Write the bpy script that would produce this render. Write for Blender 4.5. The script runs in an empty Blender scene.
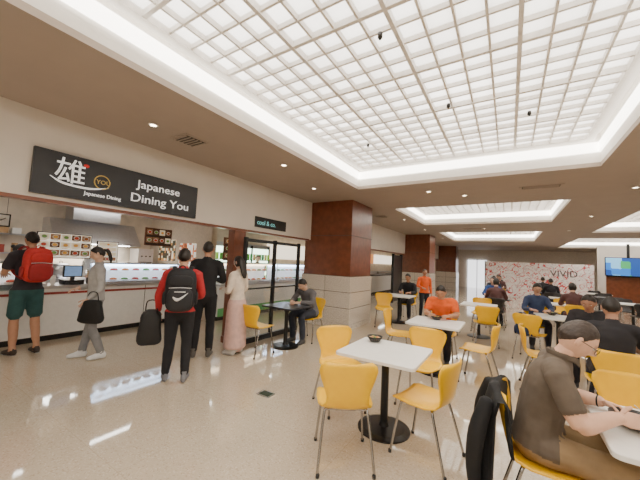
import bpy, math, random
from mathutils import Vector, Matrix, kdtree, noise as mnoise
random.seed(4)
V=Vector
# ------------------------------------------------------------------ materials
def lin(c):
    return tuple(((x/255)/12.92 if x/255<=0.04045 else (((x/255)+0.055)/1.055)**2.4) for x in c)
MC={}
def mat(name,rgb=(200,200,200),rough=.6,metal=0.,noise=.08,scale=18,bump=0.,emit=0.,spec=.5,ecol=None):
    if name in MC: return MC[name]
    m=bpy.data.materials.new(name); m.use_nodes=True; nt=m.node_tree; N=nt.nodes; L=nt.links
    b=N['Principled BSDF']; c=lin(rgb)
    tc=N.new('ShaderNodeTexCoord'); nz=N.new('ShaderNodeTexNoise'); nz.inputs['Scale'].default_value=scale; nz.inputs['Detail'].default_value=4
    L.new(tc.outputs['Object'],nz.inputs['Vector'])
    rp=N.new('ShaderNodeValToRGB'); rp.color_ramp.elements[0].position=.3; rp.color_ramp.elements[1].position=.7
    rp.color_ramp.elements[0].color=(*[x*(1-noise) for x in c],1); rp.color_ramp.elements[1].color=(*[min(1,x*(1+noise)) for x in c],1)
    L.new(nz.outputs['Fac'],rp.inputs['Fac']); L.new(rp.outputs['Color'],b.inputs['Base Color'])
    b.inputs['Roughness'].default_value=rough; b.inputs['Metallic'].default_value=metal; b.inputs['Specular IOR Level'].default_value=spec
    if bump:
        bp=N.new('ShaderNodeBump'); bp.inputs['Strength'].default_value=bump; bp.inputs['Distance'].default_value=.01
        L.new(nz.outputs['Fac'],bp.inputs['Height']); L.new(bp.outputs['Normal'],b.inputs['Normal'])
    if emit:
        b.inputs['Emission Color'].default_value=(*lin(ecol or rgb),1); b.inputs['Emission Strength'].default_value=emit
    MC[name]=m; return m
def glassmat():
    m=bpy.data.materials.new('case_glass'); m.use_nodes=True; nt=m.node_tree; N=nt.nodes; L=nt.links
    N.remove(N['Principled BSDF']); o=N['Material Output']
    t=N.new('ShaderNodeBsdfTransparent'); g=N.new('ShaderNodeBsdfGlossy'); g.inputs['Roughness'].default_value=.05
    mx=N.new('ShaderNodeMixShader'); mx.inputs[0].default_value=.08
    L.new(t.outputs[0],mx.inputs[1]); L.new(g.outputs[0],mx.inputs[2]); L.new(mx.outputs[0],o.inputs['Surface']); return m
# ------------------------------------------------------------------ mesh builder
class M:
    def __init__(s): s.v=[]; s.f=[]; s.mi=[]; s.lab=[]
    def add(s,vs,fs,m=0):
        o=len(s.v); s.v+= [V(x) for x in vs]; s.lab+=[m]*len(vs)
        for f in fs: s.f.append(tuple(i+o for i in f)); s.mi.append(m)
    def box(s,x0,x1,y0,y1,z0,z1,m=0):
        s.add([(x0,y0,z0),(x1,y0,z0),(x1,y1,z0),(x0,y1,z0),(x0,y0,z1),(x1,y0,z1),(x1,y1,z1),(x0,y1,z1)],
              [(0,3,2,1),(4,5,6,7),(0,1,5,4),(1,2,6,5),(2,3,7,6),(3,0,4,7)],m)
    def tube(s,pts,rad,side=(1,0,0),m=0,n=12,sub=4,cap=True):
        P=[V(p) for p in pts]; R=[(r,r) if not isinstance(r,(tuple,list)) else tuple(r) for r in rad]
        side=V(side); Q=[];S=[]
        k=len(P)
        for i in range(k-1):
            p0=P[max(i-1,0)];p1=P[i];p2=P[i+1];p3=P[min(i+2,k-1)]
            for j in range(sub):
                t=j/sub
                Q.append(.5*((2*p1)+(p2-p0)*t+(2*p0-5*p1+4*p2-p3)*t*t+(-p0+3*p1-3*p2+p3)*t**3) if sub>1 else p1.copy())
                tt=t*t*(3-2*t) if sub>1 else 0
                S.append((R[i][0]*(1-tt)+R[i+1][0]*tt,R[i][1]*(1-tt)+R[i+1][1]*tt))
        Q.append(P[-1]);S.append(R[-1])
        vs=[];fs=[];K=len(Q)
        rings=[]
        def frame(i):
            t=(Q[min(i+1,K-1)]-Q[max(i-1,0)])
            t=t.normalized() if t.length>1e-9 else V((0,0,1))
            a=side-t*side.dot(t)
            if a.length<1e-3: a=V((0,1,0))-t*t.y
            a.normalize(); b=t.cross(a); return t,a,b
        seq=[]
        t0,a0,b0=frame(0); t1,a1,b1=frame(K-1)
        if cap: seq.append((Q[0]-t0*min(S[0])*.45,S[0][0]*.6,S[0][1]*.6,a0,b0))
        for i in range(K):
            t,a,b=frame(i); seq.append((Q[i],S[i][0],S[i][1],a,b))
        if cap: seq.append((Q[-1]+t1*min(S[-1])*.45,S[-1][0]*.6,S[-1][1]*.6,a1,b1))
        for (c,ra,rb,a,b) in seq:
            rings.append(len(vs))
            for j in range(n):
                w=2*math.pi*j/n; vs.append(c+a*(ra*math.cos(w))+b*(rb*math.sin(w)))
        for i in range(len(rings)-1):
            for j in range(n):
                fs.append((rings[i]+j,rings[i]+(j+1)%n,rings[i+1]+(j+1)%n,rings[i+1]+j))
        e0=0.15*min(S[0]) if cap else 0; e1=0.15*min(S[-1]) if cap else 0
        c0=len(vs); vs.append(seq[0][0]-t0*e0); c1=len(vs); vs.append(seq[-1][0]+t1*e1)
        for j in range(n):
            fs.append((c0,rings[0]+(j+1)%n,rings[0]+j)); fs.append((c1,rings[-1]+j,rings[-1]+(j+1)%n))
        s.add(vs,fs,m)
    def cyl(s,p0,p1,r,m=0,n=16): s.tube([p0,p1],[r,r],(1,0.01,0),m,n,1,False)
    def ell(s,c,r,m=0,nu=16,nv=10,e=1.,rot=None):
        vs=[];fs=[]
        def pw(x): return math.copysign(abs(x)**e,x)
        for i in range(nv+1):
            ph=-math.pi/2+math.pi*i/nv
            for j in range(nu):
                th=2*math.pi*j/nu
                p=V((r[0]*pw(math.cos(ph))*pw(math.cos(th)),r[1]*pw(math.cos(ph))*pw(math.sin(th)),r[2]*pw(math.sin(ph))))
                if rot: p=rot@p
                vs.append(V(c)+p)
        for i in range(nv):
            for j in range(nu):
                a=i*nu+j;b=i*nu+(j+1)%nu; fs.append((a,b,b+nu,a+nu))
        s.add(vs,fs,m)
    def torus(s,c,R,r,ax=(0,0,1),m=0,n=20,k=8):
        ax=V(ax).normalized(); a=ax.orthogonal().normalized(); b=ax.cross(a); vs=[];fs=[]
        for i in range(n):
            t=2*math.pi*i/n; d=a*math.cos(t)+b*math.sin(t)
            for j in range(k):
                w=2*math.pi*j/k; vs.append(V(c)+d*(R+r*math.cos(w))+ax*(r*math.sin(w)))
        for i in range(n):
            for j in range(k):
                fs.append((i*k+j,((i+1)%n)*k+j,((i+1)%n)*k+(j+1)%k,i*k+(j+1)%k))
        s.add(vs,fs,m)
    def mesh(s,name,mats,smooth=True):
        me=bpy.data.meshes.new(name); me.from_pydata([tuple(p) for p in s.v],[],s.f)
        for m in mats: me.materials.append(m)
        for p,i in zip(me.polygons,s.mi): p.material_index=i; p.use_smooth=smooth
        me.update(); return me
    def obj(s,name,mats,smooth=False,loc=(0,0,0),rot=0,parent=None):
        o=bpy.data.objects.new(name,s.mesh(name,mats,smooth)); bpy.context.collection.objects.link(o)
        o.location=loc; o.rotation_euler=(0,0,rot)
        if parent: o.parent=parent
        return o
def inst(name,me,loc,rot):
    o=bpy.data.objects.new(name,me); bpy.context.collection.objects.link(o); o.location=loc; o.rotation_euler=(0,0,rot); return o
def ang(dx,dy): return math.atan2(-dx,dy)
def text(name,body,loc,size,rot,m,parent=None,align='LEFT',ext=.004,sc=(1,1,1)):
    c=bpy.data.curves.new(name,'FONT'); c.body=body; c.size=size; c.extrude=ext; c.align_x=align; c.resolution_u=3
    c.materials.append(m); o=bpy.data.objects.new(name,c); bpy.context.collection.objects.link(o)
    o.location=loc; o.rotation_euler=rot; o.scale=sc
    if parent: o.parent=parent
    return o
RX=(math.pi/2,0,math.pi/2)   # text facing +X
RY=(math.pi/2,0,0)           # text facing -Y
# ------------------------------------------------------------------ camera
psi=math.radians(32.3); th=math.radians(4.0); ro=math.radians(2.7)
f=V((-math.sin(psi)*math.cos(th),math.cos(psi)*math.cos(th),math.sin(th)))
r0=V((math.cos(psi),math.sin(psi),0)); u0=r0.cross(f)
rt=r0*math.cos(ro)+u0*math.sin(ro); up=u0*math.cos(ro)-r0*math.sin(ro)
cd=bpy.data.cameras.new('camera'); cam=bpy.data.objects.new('camera',cd); bpy.context.collection.objects.link(cam)
cam.matrix_world=Matrix(((rt.x,up.x,-f.x,0),(rt.y,up.y,-f.y,0),(rt.z,up.z,-f.z,1.6),(0,0,0,1)))
cd.lens=16.875; cd.sensor_width=36; cd.clip_start=.05
bpy.context.scene.camera=cam
# ------------------------------------------------------------------ materials used
ceil_m=mat('ceiling_paint',(178,164,152),.75,noise=.03,scale=3)
wall_m=mat('wall_paint',(228,221,212),.7,noise=.03,scale=3)
white_m=mat('white_paint',(240,238,234),.6,noise=.03)
riser_m=mat('cove_white',(244,240,234),.6,noise=.02)
brown_m=mat('brown_timber',(124,70,46),.28,noise=.2,scale=7)
steel_m=mat('stainless_steel',(200,200,204),.28,1.,noise=.05)
black_m=mat('black_metal',(20,20,22),.35,noise=.1)
dark_m=mat('dark_panel',(40,38,38),.5)
chrome_m=mat('chrome_leg',(170,168,166),.22,1.)
yellow_m=mat('yellow_plastic',(255,196,0),.3,noise=.03)
top_m=mat('white_laminate',(244,240,233),.3,noise=.03)
dtop_m=mat('dark_laminate',(45,48,55),.3)
glass_m=glassmat()
tube_m=mat('tube_light',(255,251,244),.5,emit=18)
cove_m=mat('cove_led_wash',(255,249,238),.5,emit=7)  # LED glow that also stands in for light washing the riser
warmlit=mat('lit_display',(255,230,194),.5,emit=6)
cool_lit=mat('lit_case',(205,228,255),.5,emit=11)
tile_m=mat('stall_tile',(216,202,182),.4,noise=.12,scale=4)
def floor_mat():
    m=bpy.data.materials.new('terrazzo_floor'); m.use_nodes=True; nt=m.node_tree;N=nt.nodes;L=nt.links;b=N['Principled BSDF']
    tc=N.new('ShaderNodeTexCoord')
    v=N.new('ShaderNodeTexVoronoi'); v.inputs['Scale'].default_value=105; L.new(tc.outputs['Object'],v.inputs['Vector'])
    bw=N.new('ShaderNodeSeparateColor'); L.new(v.outputs['Color'],bw.inputs[0])
    r=N.new('ShaderNodeValToRGB'); e=r.color_ramp.elements
    e[0].position=0; e[0].color=(*lin((180,161,138)),1); e[1].position=1; e[1].color=(*lin((216,203,184)),1)
    x=r.color_ramp.elements.new(.12); x.color=(*lin((198,182,159)),1)
    x=r.color_ramp.elements.new(.88); x.color=(*lin((203,188,166)),1)
    L.new(bw.outputs[0],r.inputs['Fac'])
    nz=N.new('ShaderNodeTexNoise'); nz.inputs['Scale'].default_value=.8; nz.inputs['Detail'].default_value=3; L.new(tc.outputs['Object'],nz.inputs['Vector'])
    br=N.new('ShaderNodeTexBrick'); br.offset=0; br.inputs['Scale'].default_value=1; br.inputs['Brick Width'].default_value=1.2; br.inputs['Row Height'].default_value=1.2
    br.inputs['Mortar Size'].default_value=.003; br.inputs['Color1'].default_value=(1,1,1,1); br.inputs['Color2'].default_value=(.97,.97,.97,1); br.inputs['Mortar'].default_value=(.85,.83,.8,1)
    L.new(tc.outputs['Object'],br.inputs['Vector'])
    mx=N.new('ShaderNodeMix'); mx.data_type='RGBA'; mx.blend_type='MULTIPLY'; mx.inputs[0].default_value=1
    L.new(r.outputs['Color'],mx.inputs[6]); L.new(br.outputs['Color'],mx.inputs[7]); L.new(mx.outputs[2],b.inputs['Base Color'])
    mr=N.new('ShaderNodeMapRange'); mr.inputs[3].default_value=.02; mr.inputs[4].default_value=.08; L.new(nz.outputs['Fac'],mr.inputs[0]); L.new(mr.outputs[0],b.inputs['Roughness'])
    b.inputs['Specular IOR Level'].default_value=1.
    return m
def granite_mat():
    m=bpy.data.materials.new('granite_tile'); m.use_nodes=True; nt=m.node_tree;N=nt.nodes;L=nt.links;b=N['Principled BSDF']
    tc=N.new('ShaderNodeTexCoord'); nz=N.new('ShaderNodeTexNoise'); nz.inputs['Scale'].default_value=50; nz.inputs['Detail'].default_value=5; L.new(tc.outputs['Object'],nz.inputs['Vector'])
    r=N.new('ShaderNodeValToRGB'); e=r.color_ramp.elements; e[0].position=.36; e[0].color=(*lin((180,168,153)),1); e[1].position=.6; e[1].color=(*lin((230,220,206)),1)
    L.new(nz.outputs['Fac'],r.inputs['Fac']); L.new(r.outputs['Color'],b.inputs['Base Color']); b.inputs['Roughness'].default_value=.1
    return m
def panel_mat(x0,y0,cell):
    m=bpy.data.materials.new('diffuser_panel'); m.use_nodes=True; nt=m.node_tree;N=nt.nodes;L=nt.links;b=N['Principled BSDF']
    g=N.new('ShaderNodeNewGeometry'); sp=N.new('ShaderNodeSeparateXYZ'); L.new(g.outputs['Position'],sp.inputs[0])
    outs=[]
    for i,o in ((0,x0),(1,y0)):
        a=N.new('ShaderNodeMath'); a.operation='SUBTRACT'; a.inputs[1].default_value=o; L.new(sp.outputs[i],a.inputs[0])
        d=N.new('ShaderNodeMath'); d.operation='DIVIDE'; d.inputs[1].default_value=cell; L.new(a.outputs[0],d.inputs[0])
        fr=N.new('ShaderNodeMath'); fr.operation='FRACT'; L.new(d.outputs[0],fr.inputs[0])
        p=N.new('ShaderNodeMath'); p.operation='PINGPONG'; p.inputs[1].default_value=.5; L.new(fr.outputs[0],p.inputs[0])
        mm=N.new('ShaderNodeMapRange'); mm.inputs[1].default_value=0; mm.inputs[2].default_value=.3; mm.inputs[3].default_value=.7; mm.inputs[4].default_value=1; L.new(p.outputs[0],mm.inputs[0]); outs.append(mm)
    mu=N.new('ShaderNodeMath'); mu.operation='MULTIPLY'; L.new(outs[0].outputs[0],mu.inputs[0]); L.new(outs[1].outputs[0],mu.inputs[1])
    nz=N.new('ShaderNodeTexNoise'); nz.inputs['Scale'].default_value=.9; L.new(g.outputs['Position'],nz.inputs['Vector'])
    mr=N.new('ShaderNodeMapRange'); mr.inputs[1].default_value=.3; mr.inputs[2].default_value=.7; mr.inputs[3].default_value=.8; mr.inputs[4].default_value=1.12; L.new(nz.outputs['Fac'],mr.inputs[0])
    m2=N.new('ShaderNodeMath'); m2.operation='MULTIPLY'; L.new(mu.outputs[0],m2.inputs[0]); L.new(mr.outputs[0],m2.inputs[1])
    m3=N.new('ShaderNodeMath'); m3.operation='MULTIPLY'; m3.inputs[1].default_value=4.0; L.new(m2.outputs[0],m3.inputs[0])
    b.inputs['Emission Color'].default_value=(*lin((255,249,240)),1); L.new(m3.outputs[0],b.inputs['Emission Strength'])
    return m
# ------------------------------------------------------------------ room shell
CZ=3.13; PZ=3.49
o=M(); o.box(-9.2,10.2,-4.2,28.4,-.1,0); o.obj('floor',[floor_mat()])
recs=[(-2.67,1.1,-3.2,5.62),(-2.67,1.1,8.0,11.5),(-2.67,1.1,14.2,19.0),(2.6,6.4,8.0,14.8),(2.6,6.4,17.2,24.0),(2.6,6.4,-3.2,5.62)]
c=M()
def slab(x0,x1,y0,y1): c.box(x0,x1,y0,y1,CZ,CZ+.06)
slab(-4.45,-2.67,-4.2,28.4); slab(1.1,2.6,-4.2,28.4); slab(6.4,10.2,-4.2,28.4)
slab(-2.67,1.1,-4.2,-3.2); slab(-2.67,1.1,5.62,8.0); slab(-2.67,1.1,11.5,14.2); slab(-2.67,1.1,19,28.4)
slab(2.6,6.4,-4.2,-3.2); slab(2.6,6.4,5.62,8); slab(2.6,6.4,14.8,17.2); slab(2.6,6.4,24,28.4)
for (x0,x1,y0,y1) in recs:
    t=.03; z1=PZ+.12
    zb=CZ+.061
    c.box(x0-t,x0,y0-t,y1+t,zb,z1,1); c.box(x1,x1+t,y0-t,y1+t,zb,z1,1); c.box(x0,x1,y0-t,y0,zb,z1,1); c.box(x0,x1,y1,y1+t,zb,z1,1)
    c.box(x0-t,x1+t,y0-t,y1+t,z1+.001,z1+.05,1)
    g=.17; gy=.2
    c.box(x0+.09,x0+g,y0+.09,y1-.09,PZ-.01,PZ+.05,1); c.box(x1-g,x1-.09,y0+.09,y1-.09,PZ-.01,PZ+.05,1)
    c.box(x0+g,x1-g,y0+.09,y0+gy,PZ-.01,PZ+.05,1); c.box(x0+g,x1-g,y1-gy,y1-.09,PZ-.01,PZ+.05,1)
    l=M(); z0,z2=PZ-.15,PZ-.01; q=.025  # strip made tall so its glow imitates the brightly lit riser face
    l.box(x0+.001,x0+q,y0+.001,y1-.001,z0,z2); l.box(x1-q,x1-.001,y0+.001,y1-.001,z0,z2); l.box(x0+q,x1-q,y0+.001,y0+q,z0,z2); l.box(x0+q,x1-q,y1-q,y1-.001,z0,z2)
    l.obj('cove_light_wash',[cove_m])
    cell=(x1-x0-2*g)/16
    p=M(); p.box(x0+g,x1-g,y0+gy,y1-gy,PZ+.05,PZ+.07,0)
    bw=.010
    for i in range(17):
        x=x0+g+i*cell; w=bw*(1.7 if i%4==0 else 1); p.box(x-w,x+w,y0+gy,y1-gy,PZ-(.012 if i%4==0 else 0),PZ+.05,1)
    yy=y1-gy; i=0
    while yy>y0+gy-.01:
        w=bw*(1.7 if i%4==0 else 1); p.box(x0+g,x1-g,yy-w,yy+w,PZ-(.008 if i%4==0 else -.004),PZ+.049,1); yy-=cell; i+=1
    p.obj('ceiling_light_panel',[panel_mat(x0+g,y1-gy,cell),mat('lattice_white',(240,235,228),.5)])
c.obj('ceiling',[ceil_m,riser_m])
WX=-4.42
w=M(); w.box(WX-.12,WX,-4.2,6.5,2.14,CZ+.06); w.box(WX-.12,WX,7.8,28.4,2.14,CZ+.06); w.box(WX-.12,WX,6.5,7.8,2.14,CZ+.06)
w.obj('wall_left',[wall_m])
w=M(); w.box(WX-.13,WX+.012,-4.2,6.45,2.115,2.155); w.box(WX-.13,WX+.012,7.85,28.4,2.115,2.155); w.obj('trim_1',[brown_m])
w=M(); w.box(-9.2,-9.1,-4.2,28.4,0,2.9); w.obj('wall_stall_back',[tile_m])
w=M(); w.box(-9.2,WX-.12,-4.2,28.4,2.72,2.8); w.obj('ceiling_stalls',[mat('stall_ceiling',(225,215,200),.7)])
w=M(); w.box(-9.2,10.2,28.3,28.4,0,CZ+.06); w.obj('wall_far',[mat('far_wall',(225,214,200),.7)])
w=M(); w.box(10.1,10.2,-4.2,28.3,0,CZ+.06); w.obj('wall_right',[wall_m])
w=M(); w.box(-9.1,10.1,-4.2,-4.1,0,CZ+.06); w.obj('wall_rear',[wall_m])
w=M(); w.box(-9.1,-6.3,4.9,5.05,0,2.72,0); w.obj('wall_divider',[mat('divider',(215,199,178),.6)])
w=M(); w.box(WX-.14,WX+.03,3.92,4.2,0,2.11); w.box(WX-.14,WX+.05,3.9,4.22,0,.12); w.obj('wall_pier',[brown_m])
gr=granite_mat()
for y0 in (6.5,15.0,23.5):
    k=M(); x0,x1,y1=-4.62,-3.2,y0+1.3
    k.box(x0+.03,x1-.03,y0+.03,y1-.03,1.26,CZ,0)
    k.box(x0+.02,x1-.02,y0+.02,y1-.02,2.25,2.262,2)
    for zz,(a,b) in enumerate(((.12,.485),(.5,.865),(.88,1.25))):
        mid=(x0+x1)/2
        for (xa,xb) in ((x0,mid-.006),(mid+.006,x1)):
            k.box(xa,xb,y0,y1,a,b,1)
    k.box(x0+.01,x1-.01,y0+.01,y1-.01,.11,1.262,2)
    k.box(x0-.012,x1+.012,y0-.012,y1+.012,0,.115,1)
    k.obj('column',[brown_m,gr,mat('grout',(96,86,76),.7)])
def vent(x,y,sx,sy):
    v=M(); v.box(x-sx,x+sx,y-sy,y+sy,CZ-.012,CZ,0); n=6
    v.box(x-sx*.85,x+sx*.85,y-sy*.85,y+sy*.85,CZ-.014,CZ-.012,1)
    for i in range(n):
        t=y-sy*.8+i*sy*1.6/(n-1); v.box(x-sx*.8,x+sx*.8,t-sy*.05,t+sy*.05,CZ-.022,CZ-.012,0)
    v.obj('air_vent',[ceil_m,dark_m])
vent(-3.62,2.35,.17,.17); vent(.48,6.6,.33,.09); vent(-1.2,12.9,.33,.09); vent(-3.5,9.2,.17,.17)
dl=mat('downlight_lamp',(255,232,200),.4,emit=18)
for (x,y) in ((-3.55,.4),(-3.6,1.85),(-3.1,3.7),(-3.5,5.2),(-.8,6.9),(1.85,4.2),(1.85,7.2),(-3,10),(-3,13),(-1.4,6.3),(1.85,10.5),(1.85,14),(-3,17),(4.4,6.8),(-.8,12.9),(3.6,7.2)):
    d=M(); d.torus((x,y,CZ-.004),.045,.01,(0,0,1),0); d.cyl((x,y,CZ-.006),(x,y,CZ),.036,1); d.obj('downlight',[white_m,dl],True)
for (x,y) in ((-.9,2.2),(-1.9,4.3),(.2,4.2),(-.6,3.6)):
    d=M(); d.cyl((x,y,PZ-.04),(x,y,PZ),.02,0); d.cyl((x,y,PZ-.055),(x,y,PZ-.04),.01,0); d.obj('smoke_detector',[dark_m],True)
# ------------------------------------------------------------------ stall 1
sg=M(); sg.box(WX,WX+.05,1.02,3.05,2.2,2.71,0); SB=sg.obj('shop_sign',[mat('sign_black',(24,24,30),.35)])
wt=mat('sign_white',(245,245,245),.5,emit=.5); rd=mat('sign_red',(200,40,35),.5,emit=.3); gd=mat('sign_gold',(190,160,80),.5,emit=.2)
text('sign_text_1','Japanese',(WX+.055,2.1,2.50),.185,RX,wt,SB,sc=(1,.85,1)); text('sign_text_2','Dining You',(WX+.055,2.02,2.3),.195,RX,wt,SB,sc=(1,.85,1))
text('sign_logo','雄',(WX+.055,1.2,2.4),.31,RX,wt,SB); text('sign_small','Japanese Dining',(WX+.055,1.5,2.27),.065,RX,wt,SB)
t=M(); t.torus((WX+.056,1.68,2.46),.085,.007,(1,0,0),0); t.ell((WX+.056,1.5,2.62),(.004,.03,.02),1); t.tube([(WX+.056,1.17,2.42),(WX+.056,1.3,2.36),(WX+.056,1.55,2.35),(WX+.056,1.75,2.40)],[.004,.012,.012,.004],(0,0,1),2)
t.obj('sign_ring',[gd,rd,wt],True,parent=SB); text('sign_you','YOU',(WX+.058,1.615,2.435),.075,RX,gd,SB)
k=M(); X=-6.75
k.box(X-.55,X,-3.9,4.85,.1,.9,0); k.box(X-.5,X-.04,-3.9,4.85,0,.1,2); k.box(X-.6,X+.03,-3.9,4.87,.9,.95,1)
for y in [i*.9-3.6 for i in range(10)]: k.box(X,X+.006,y-.004,y+.004,.1,.9,2)
k.box(X+.001,X+.012,-3.9,4.85,.8,.84,3)
k.obj('service_counter',[white_m,steel_m,black_m,mat('red_strip',(150,50,45),.4)])
food=[mat('food_orange',(210,120,50),.5),mat('food_green',(90,140,60),.5),mat('food_red',(180,60,40),.5),mat('food_tan',(200,165,110),.5)]
def case(x0,x1,y0,y1,z0,h,lit):
    k=M(); k.box(x0,x1,y0,y1,z0,z0+.04,1); k.box(x0,x1,y0,y1,z0+h-.03,z0+h,1)
    for a in (x0,x1-.02):
        for b in (y0,y1-.02): k.box(a,a+.02,b,b+.02,z0+.04,z0+h-.03,1)
    k.box(x0+.02,x1-.02,y0+.01,y1-.01,z0+h*.55,z0+h*.55+.008,0)
    k.box(x1-.008,x1-.002,y0+.02,y1-.02,z0+.04,z0+h-.03,0)
    k.box(x0+.005,x0+.015,y0+.03,y1-.03,z0+.04,z0+h-.04,8)
    k.box(x0+.03,x0+.07,y0+.04,y1-.04,z0+h-.09,z0+h-.032,2); k.box(x1-.07,x1-.03,y0+.04,y1-.04,z0+h-.055,z0+h-.032,2)
    for i in range(int((y1-y0)/.22)):
        for zz in (z0+.045,z0+h*.55+.01):
            y=y0+.14+i*.22; k.cyl((x0+.2,y,zz),(x0+.2,y,zz+.015),.085,7,12)
            k.ell((x0+.2,y,zz+.03),(.07,.07,.03),3+random.randrange(4),10,6)
    k.obj('food_display_case',[glass_m,steel_m,lit]+food+[white_m,mat('case_back',(235,240,245),.5,emit=.8)])
case(-7.2,-6.8,.3,1.95,.951,.4,warmlit); case(-7.2,-6.8,2.7,4.4,.951,.42,cool_lit)
k=M(); k.box(-7.1,-6.85,2.2,2.5,.951,1.03,0); k.box(-6.98,-6.95,2.2,2.5,1.08,1.3,0); k.box(-6.948,-6.945,2.22,2.48,1.1,1.28,1); k.box(-6.99,-6.94,2.32,2.38,1.02,1.1,0)
k.obj('cash_register',[black_m,mat('screen_blue',(120,150,190),.3,emit=.6)])
k=M(); k.box(-9.08,-8.4,-.5,4.7,0,.9,0); k.box(-9.08,-8.38,-.5,4.7,.9,.94,0)
for y in (0,.8,1.6,2.4,3.2,4.): k.box(-8.4,-8.385,y-.36,y+.36,.12,.82,1)
k.obj('kitchen_bench',[steel_m,dark_m])
k=M(); k.add([(-9.08,2.4,2.3),(-9.08,4.2,2.3),(-8.7,4.2,2.3),(-8.7,2.4,2.3),(-9.08,2.4,1.75),(-9.08,4.2,1.75),(-8.25,4.2,1.75),(-8.25,2.4,1.75)],[(0,1,2,3),(4,7,6,5),(3,2,6,7),(0,4,5,1),(0,3,7,4),(1,5,6,2)],0)
k.box(-9.08,-8.6,2.8,3.8,2.3,2.71,0); k.box(-8.9,-8.4,2.6,4.0,1.74,1.749,1); k.obj('range_hood',[steel_m,tube_m])
for j,(y,h,r) in enumerate(((1.0,.25,.15),(1.5,.18,.13),(2.7,.3,.16),(3.3,.15,.18),(3.8,.25,.12))):
    k=M(); k.cyl((-8.72,y,.94),(-8.72,y,.94+h),r,0,20); k.torus((-8.72,y,.94+h),r,.008,(0,0,1),0); k.ell((-8.72,y,.95+h),(r*.95,r*.95,.03),0); k.torus((-8.72,y,.99+h),.03,.007,(1,0,0),1)
    k.obj('cooking_pot',[steel_m,black_m],True)
k=M()
for z in (1.45,1.85): k.box(-9.08,-8.8,.2,2.2,z,z+.025,0)
for i in range(9):
    y=.35+i*.2
    k.cyl((-8.94,y,1.475),(-8.94,y,1.6+.04*(i%3)),.05,1+i%3,10); k.box(-9.02,-8.88,y-.07,y+.07,1.875,2.0+.03*(i%2),1+(i+1)%3)
k.obj('kitchen_shelf',[steel_m,white_m,mat('box_red',(160,60,45),.6),mat('box_tan',(180,140,95),.6)])
def picmat(name,scale,cols,em=.6):
    m=bpy.data.materials.new(name); m.use_nodes=True; nt=m.node_tree;N=nt.nodes;L=nt.links;b=N['Principled BSDF']
    tc=N.new('ShaderNodeTexCoord'); v=N.new('ShaderNodeTexVoronoi'); v.distance='CHEBYCHEV'; v.inputs['Scale'].default_value=scale; v.inputs['Randomness'].default_value=.35; L.new(tc.outputs['Object'],v.inputs['Vector'])
    s=N.new('ShaderNodeSeparateColor'); L.new(v.outputs['Color'],s.inputs[0]); r=N.new('ShaderNodeValToRGB'); r.color_ramp.interpolation='CONSTANT'
    e=r.color_ramp.elements; e[0].color=(*lin(cols[0]),1); e[1].position=1/len(cols); e[1].color=(*lin(cols[1]),1)
    for i,cc in enumerate(cols[2:]): q=e.new((i+2)/len(cols)); q.color=(*lin(cc),1)
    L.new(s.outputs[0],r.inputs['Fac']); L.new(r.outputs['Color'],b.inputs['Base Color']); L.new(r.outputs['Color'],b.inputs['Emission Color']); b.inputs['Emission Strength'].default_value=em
    return m
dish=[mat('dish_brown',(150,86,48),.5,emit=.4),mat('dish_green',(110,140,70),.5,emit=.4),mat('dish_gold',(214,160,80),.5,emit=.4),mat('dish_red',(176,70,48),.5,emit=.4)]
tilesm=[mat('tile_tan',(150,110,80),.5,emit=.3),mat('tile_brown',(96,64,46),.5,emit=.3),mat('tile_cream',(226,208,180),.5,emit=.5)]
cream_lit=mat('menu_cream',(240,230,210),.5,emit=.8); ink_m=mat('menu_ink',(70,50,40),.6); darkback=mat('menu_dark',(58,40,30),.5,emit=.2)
def menu(name,x,y0,y1,z0,z1,nc,nr,bg,fr=black_m,par=None):
    # board with rows of dish photos (tile + plate + food) and caption lines
    k=M(); k.box(x,x+.03,y0,y1,z0,z1,0); k.box(x+.03,x+.034,y0+.015,y1-.015,z0+.015,z1-.015,1)
    cw=(y1-y0-.04)/nc; chh=(z1-z0-.04)/nr; xx=x+.038
    for i in range(nc):
        for j in range(nr):
            cy=y0+.02+cw*(i+.5); cz=z0+.02+chh*(j+.55); r=min(cw,chh)*.34
            k.box(x+.034,x+.036,cy-cw*.46,cy+cw*.46,cz-chh*.3,cz+chh*.4,8+random.randrange(3))
            k.ell((xx,cy,cz+chh*.04),(.002,r,r*.8),2,14,8); k.ell((xx+.002,cy,cz+r*.1),(.002,r*.75,r*.58),4+random.randrange(4),12,6)
            k.box(xx-.001,xx+.001,cy-cw*.35,cy+cw*.25,cz-chh*.42,cz-chh*.36,3)
    return k.obj(name,[fr,bg,white_m,ink_m]+dish+tilesm)
k=M(); k.box(-7.3,-7.27,1.15,1.5,1.93,2.15,0); k.box(-7.27,-7.266,1.17,1.48,1.95,2.13,1); k.tube([(-7.264,1.22,2.0),(-7.264,1.3,2.06),(-7.264,1.36,2.03),(-7.264,1.44,2.08)],[.004,.008,.008,.004],(0,0,1),0,6,3); k.cyl((-7.285,1.2,2.15),(-7.285,1.2,2.72),.003,0,6); k.cyl((-7.285,1.45,2.15),(-7.285,1.45,2.72),.003,0,6); k.obj('framed_picture',[black_m,white_m])
menu('menu_board',-7.25,1.85,2.7,1.42,1.9,5,3,cream_lit)
menu('menu_board',-7.25,2.8,3.2,1.35,1.8,1,4,cream_lit)
menu('menu_board',-7.25,3.75,4.4,1.78,2.2,4,2,darkback,brown_m)
menu('menu_board',-6.28,5.25,6.1,1.5,2.1,4,3,darkback,brown_m)
k=M(); k.box(-7.6,-6.9,4.885,4.9,1.3,1.9,0); k.box(-8.6,-7.8,4.885,4.9,1.4,2.0,1); k.obj('wall_poster',[picmat('poster_a',16,[(235,225,205),(190,110,70),(140,80,50),(240,235,225)],.8),picmat('poster_b',14,[(90,66,50),(200,150,90),(230,215,190),(70,70,52)],.6)])
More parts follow.
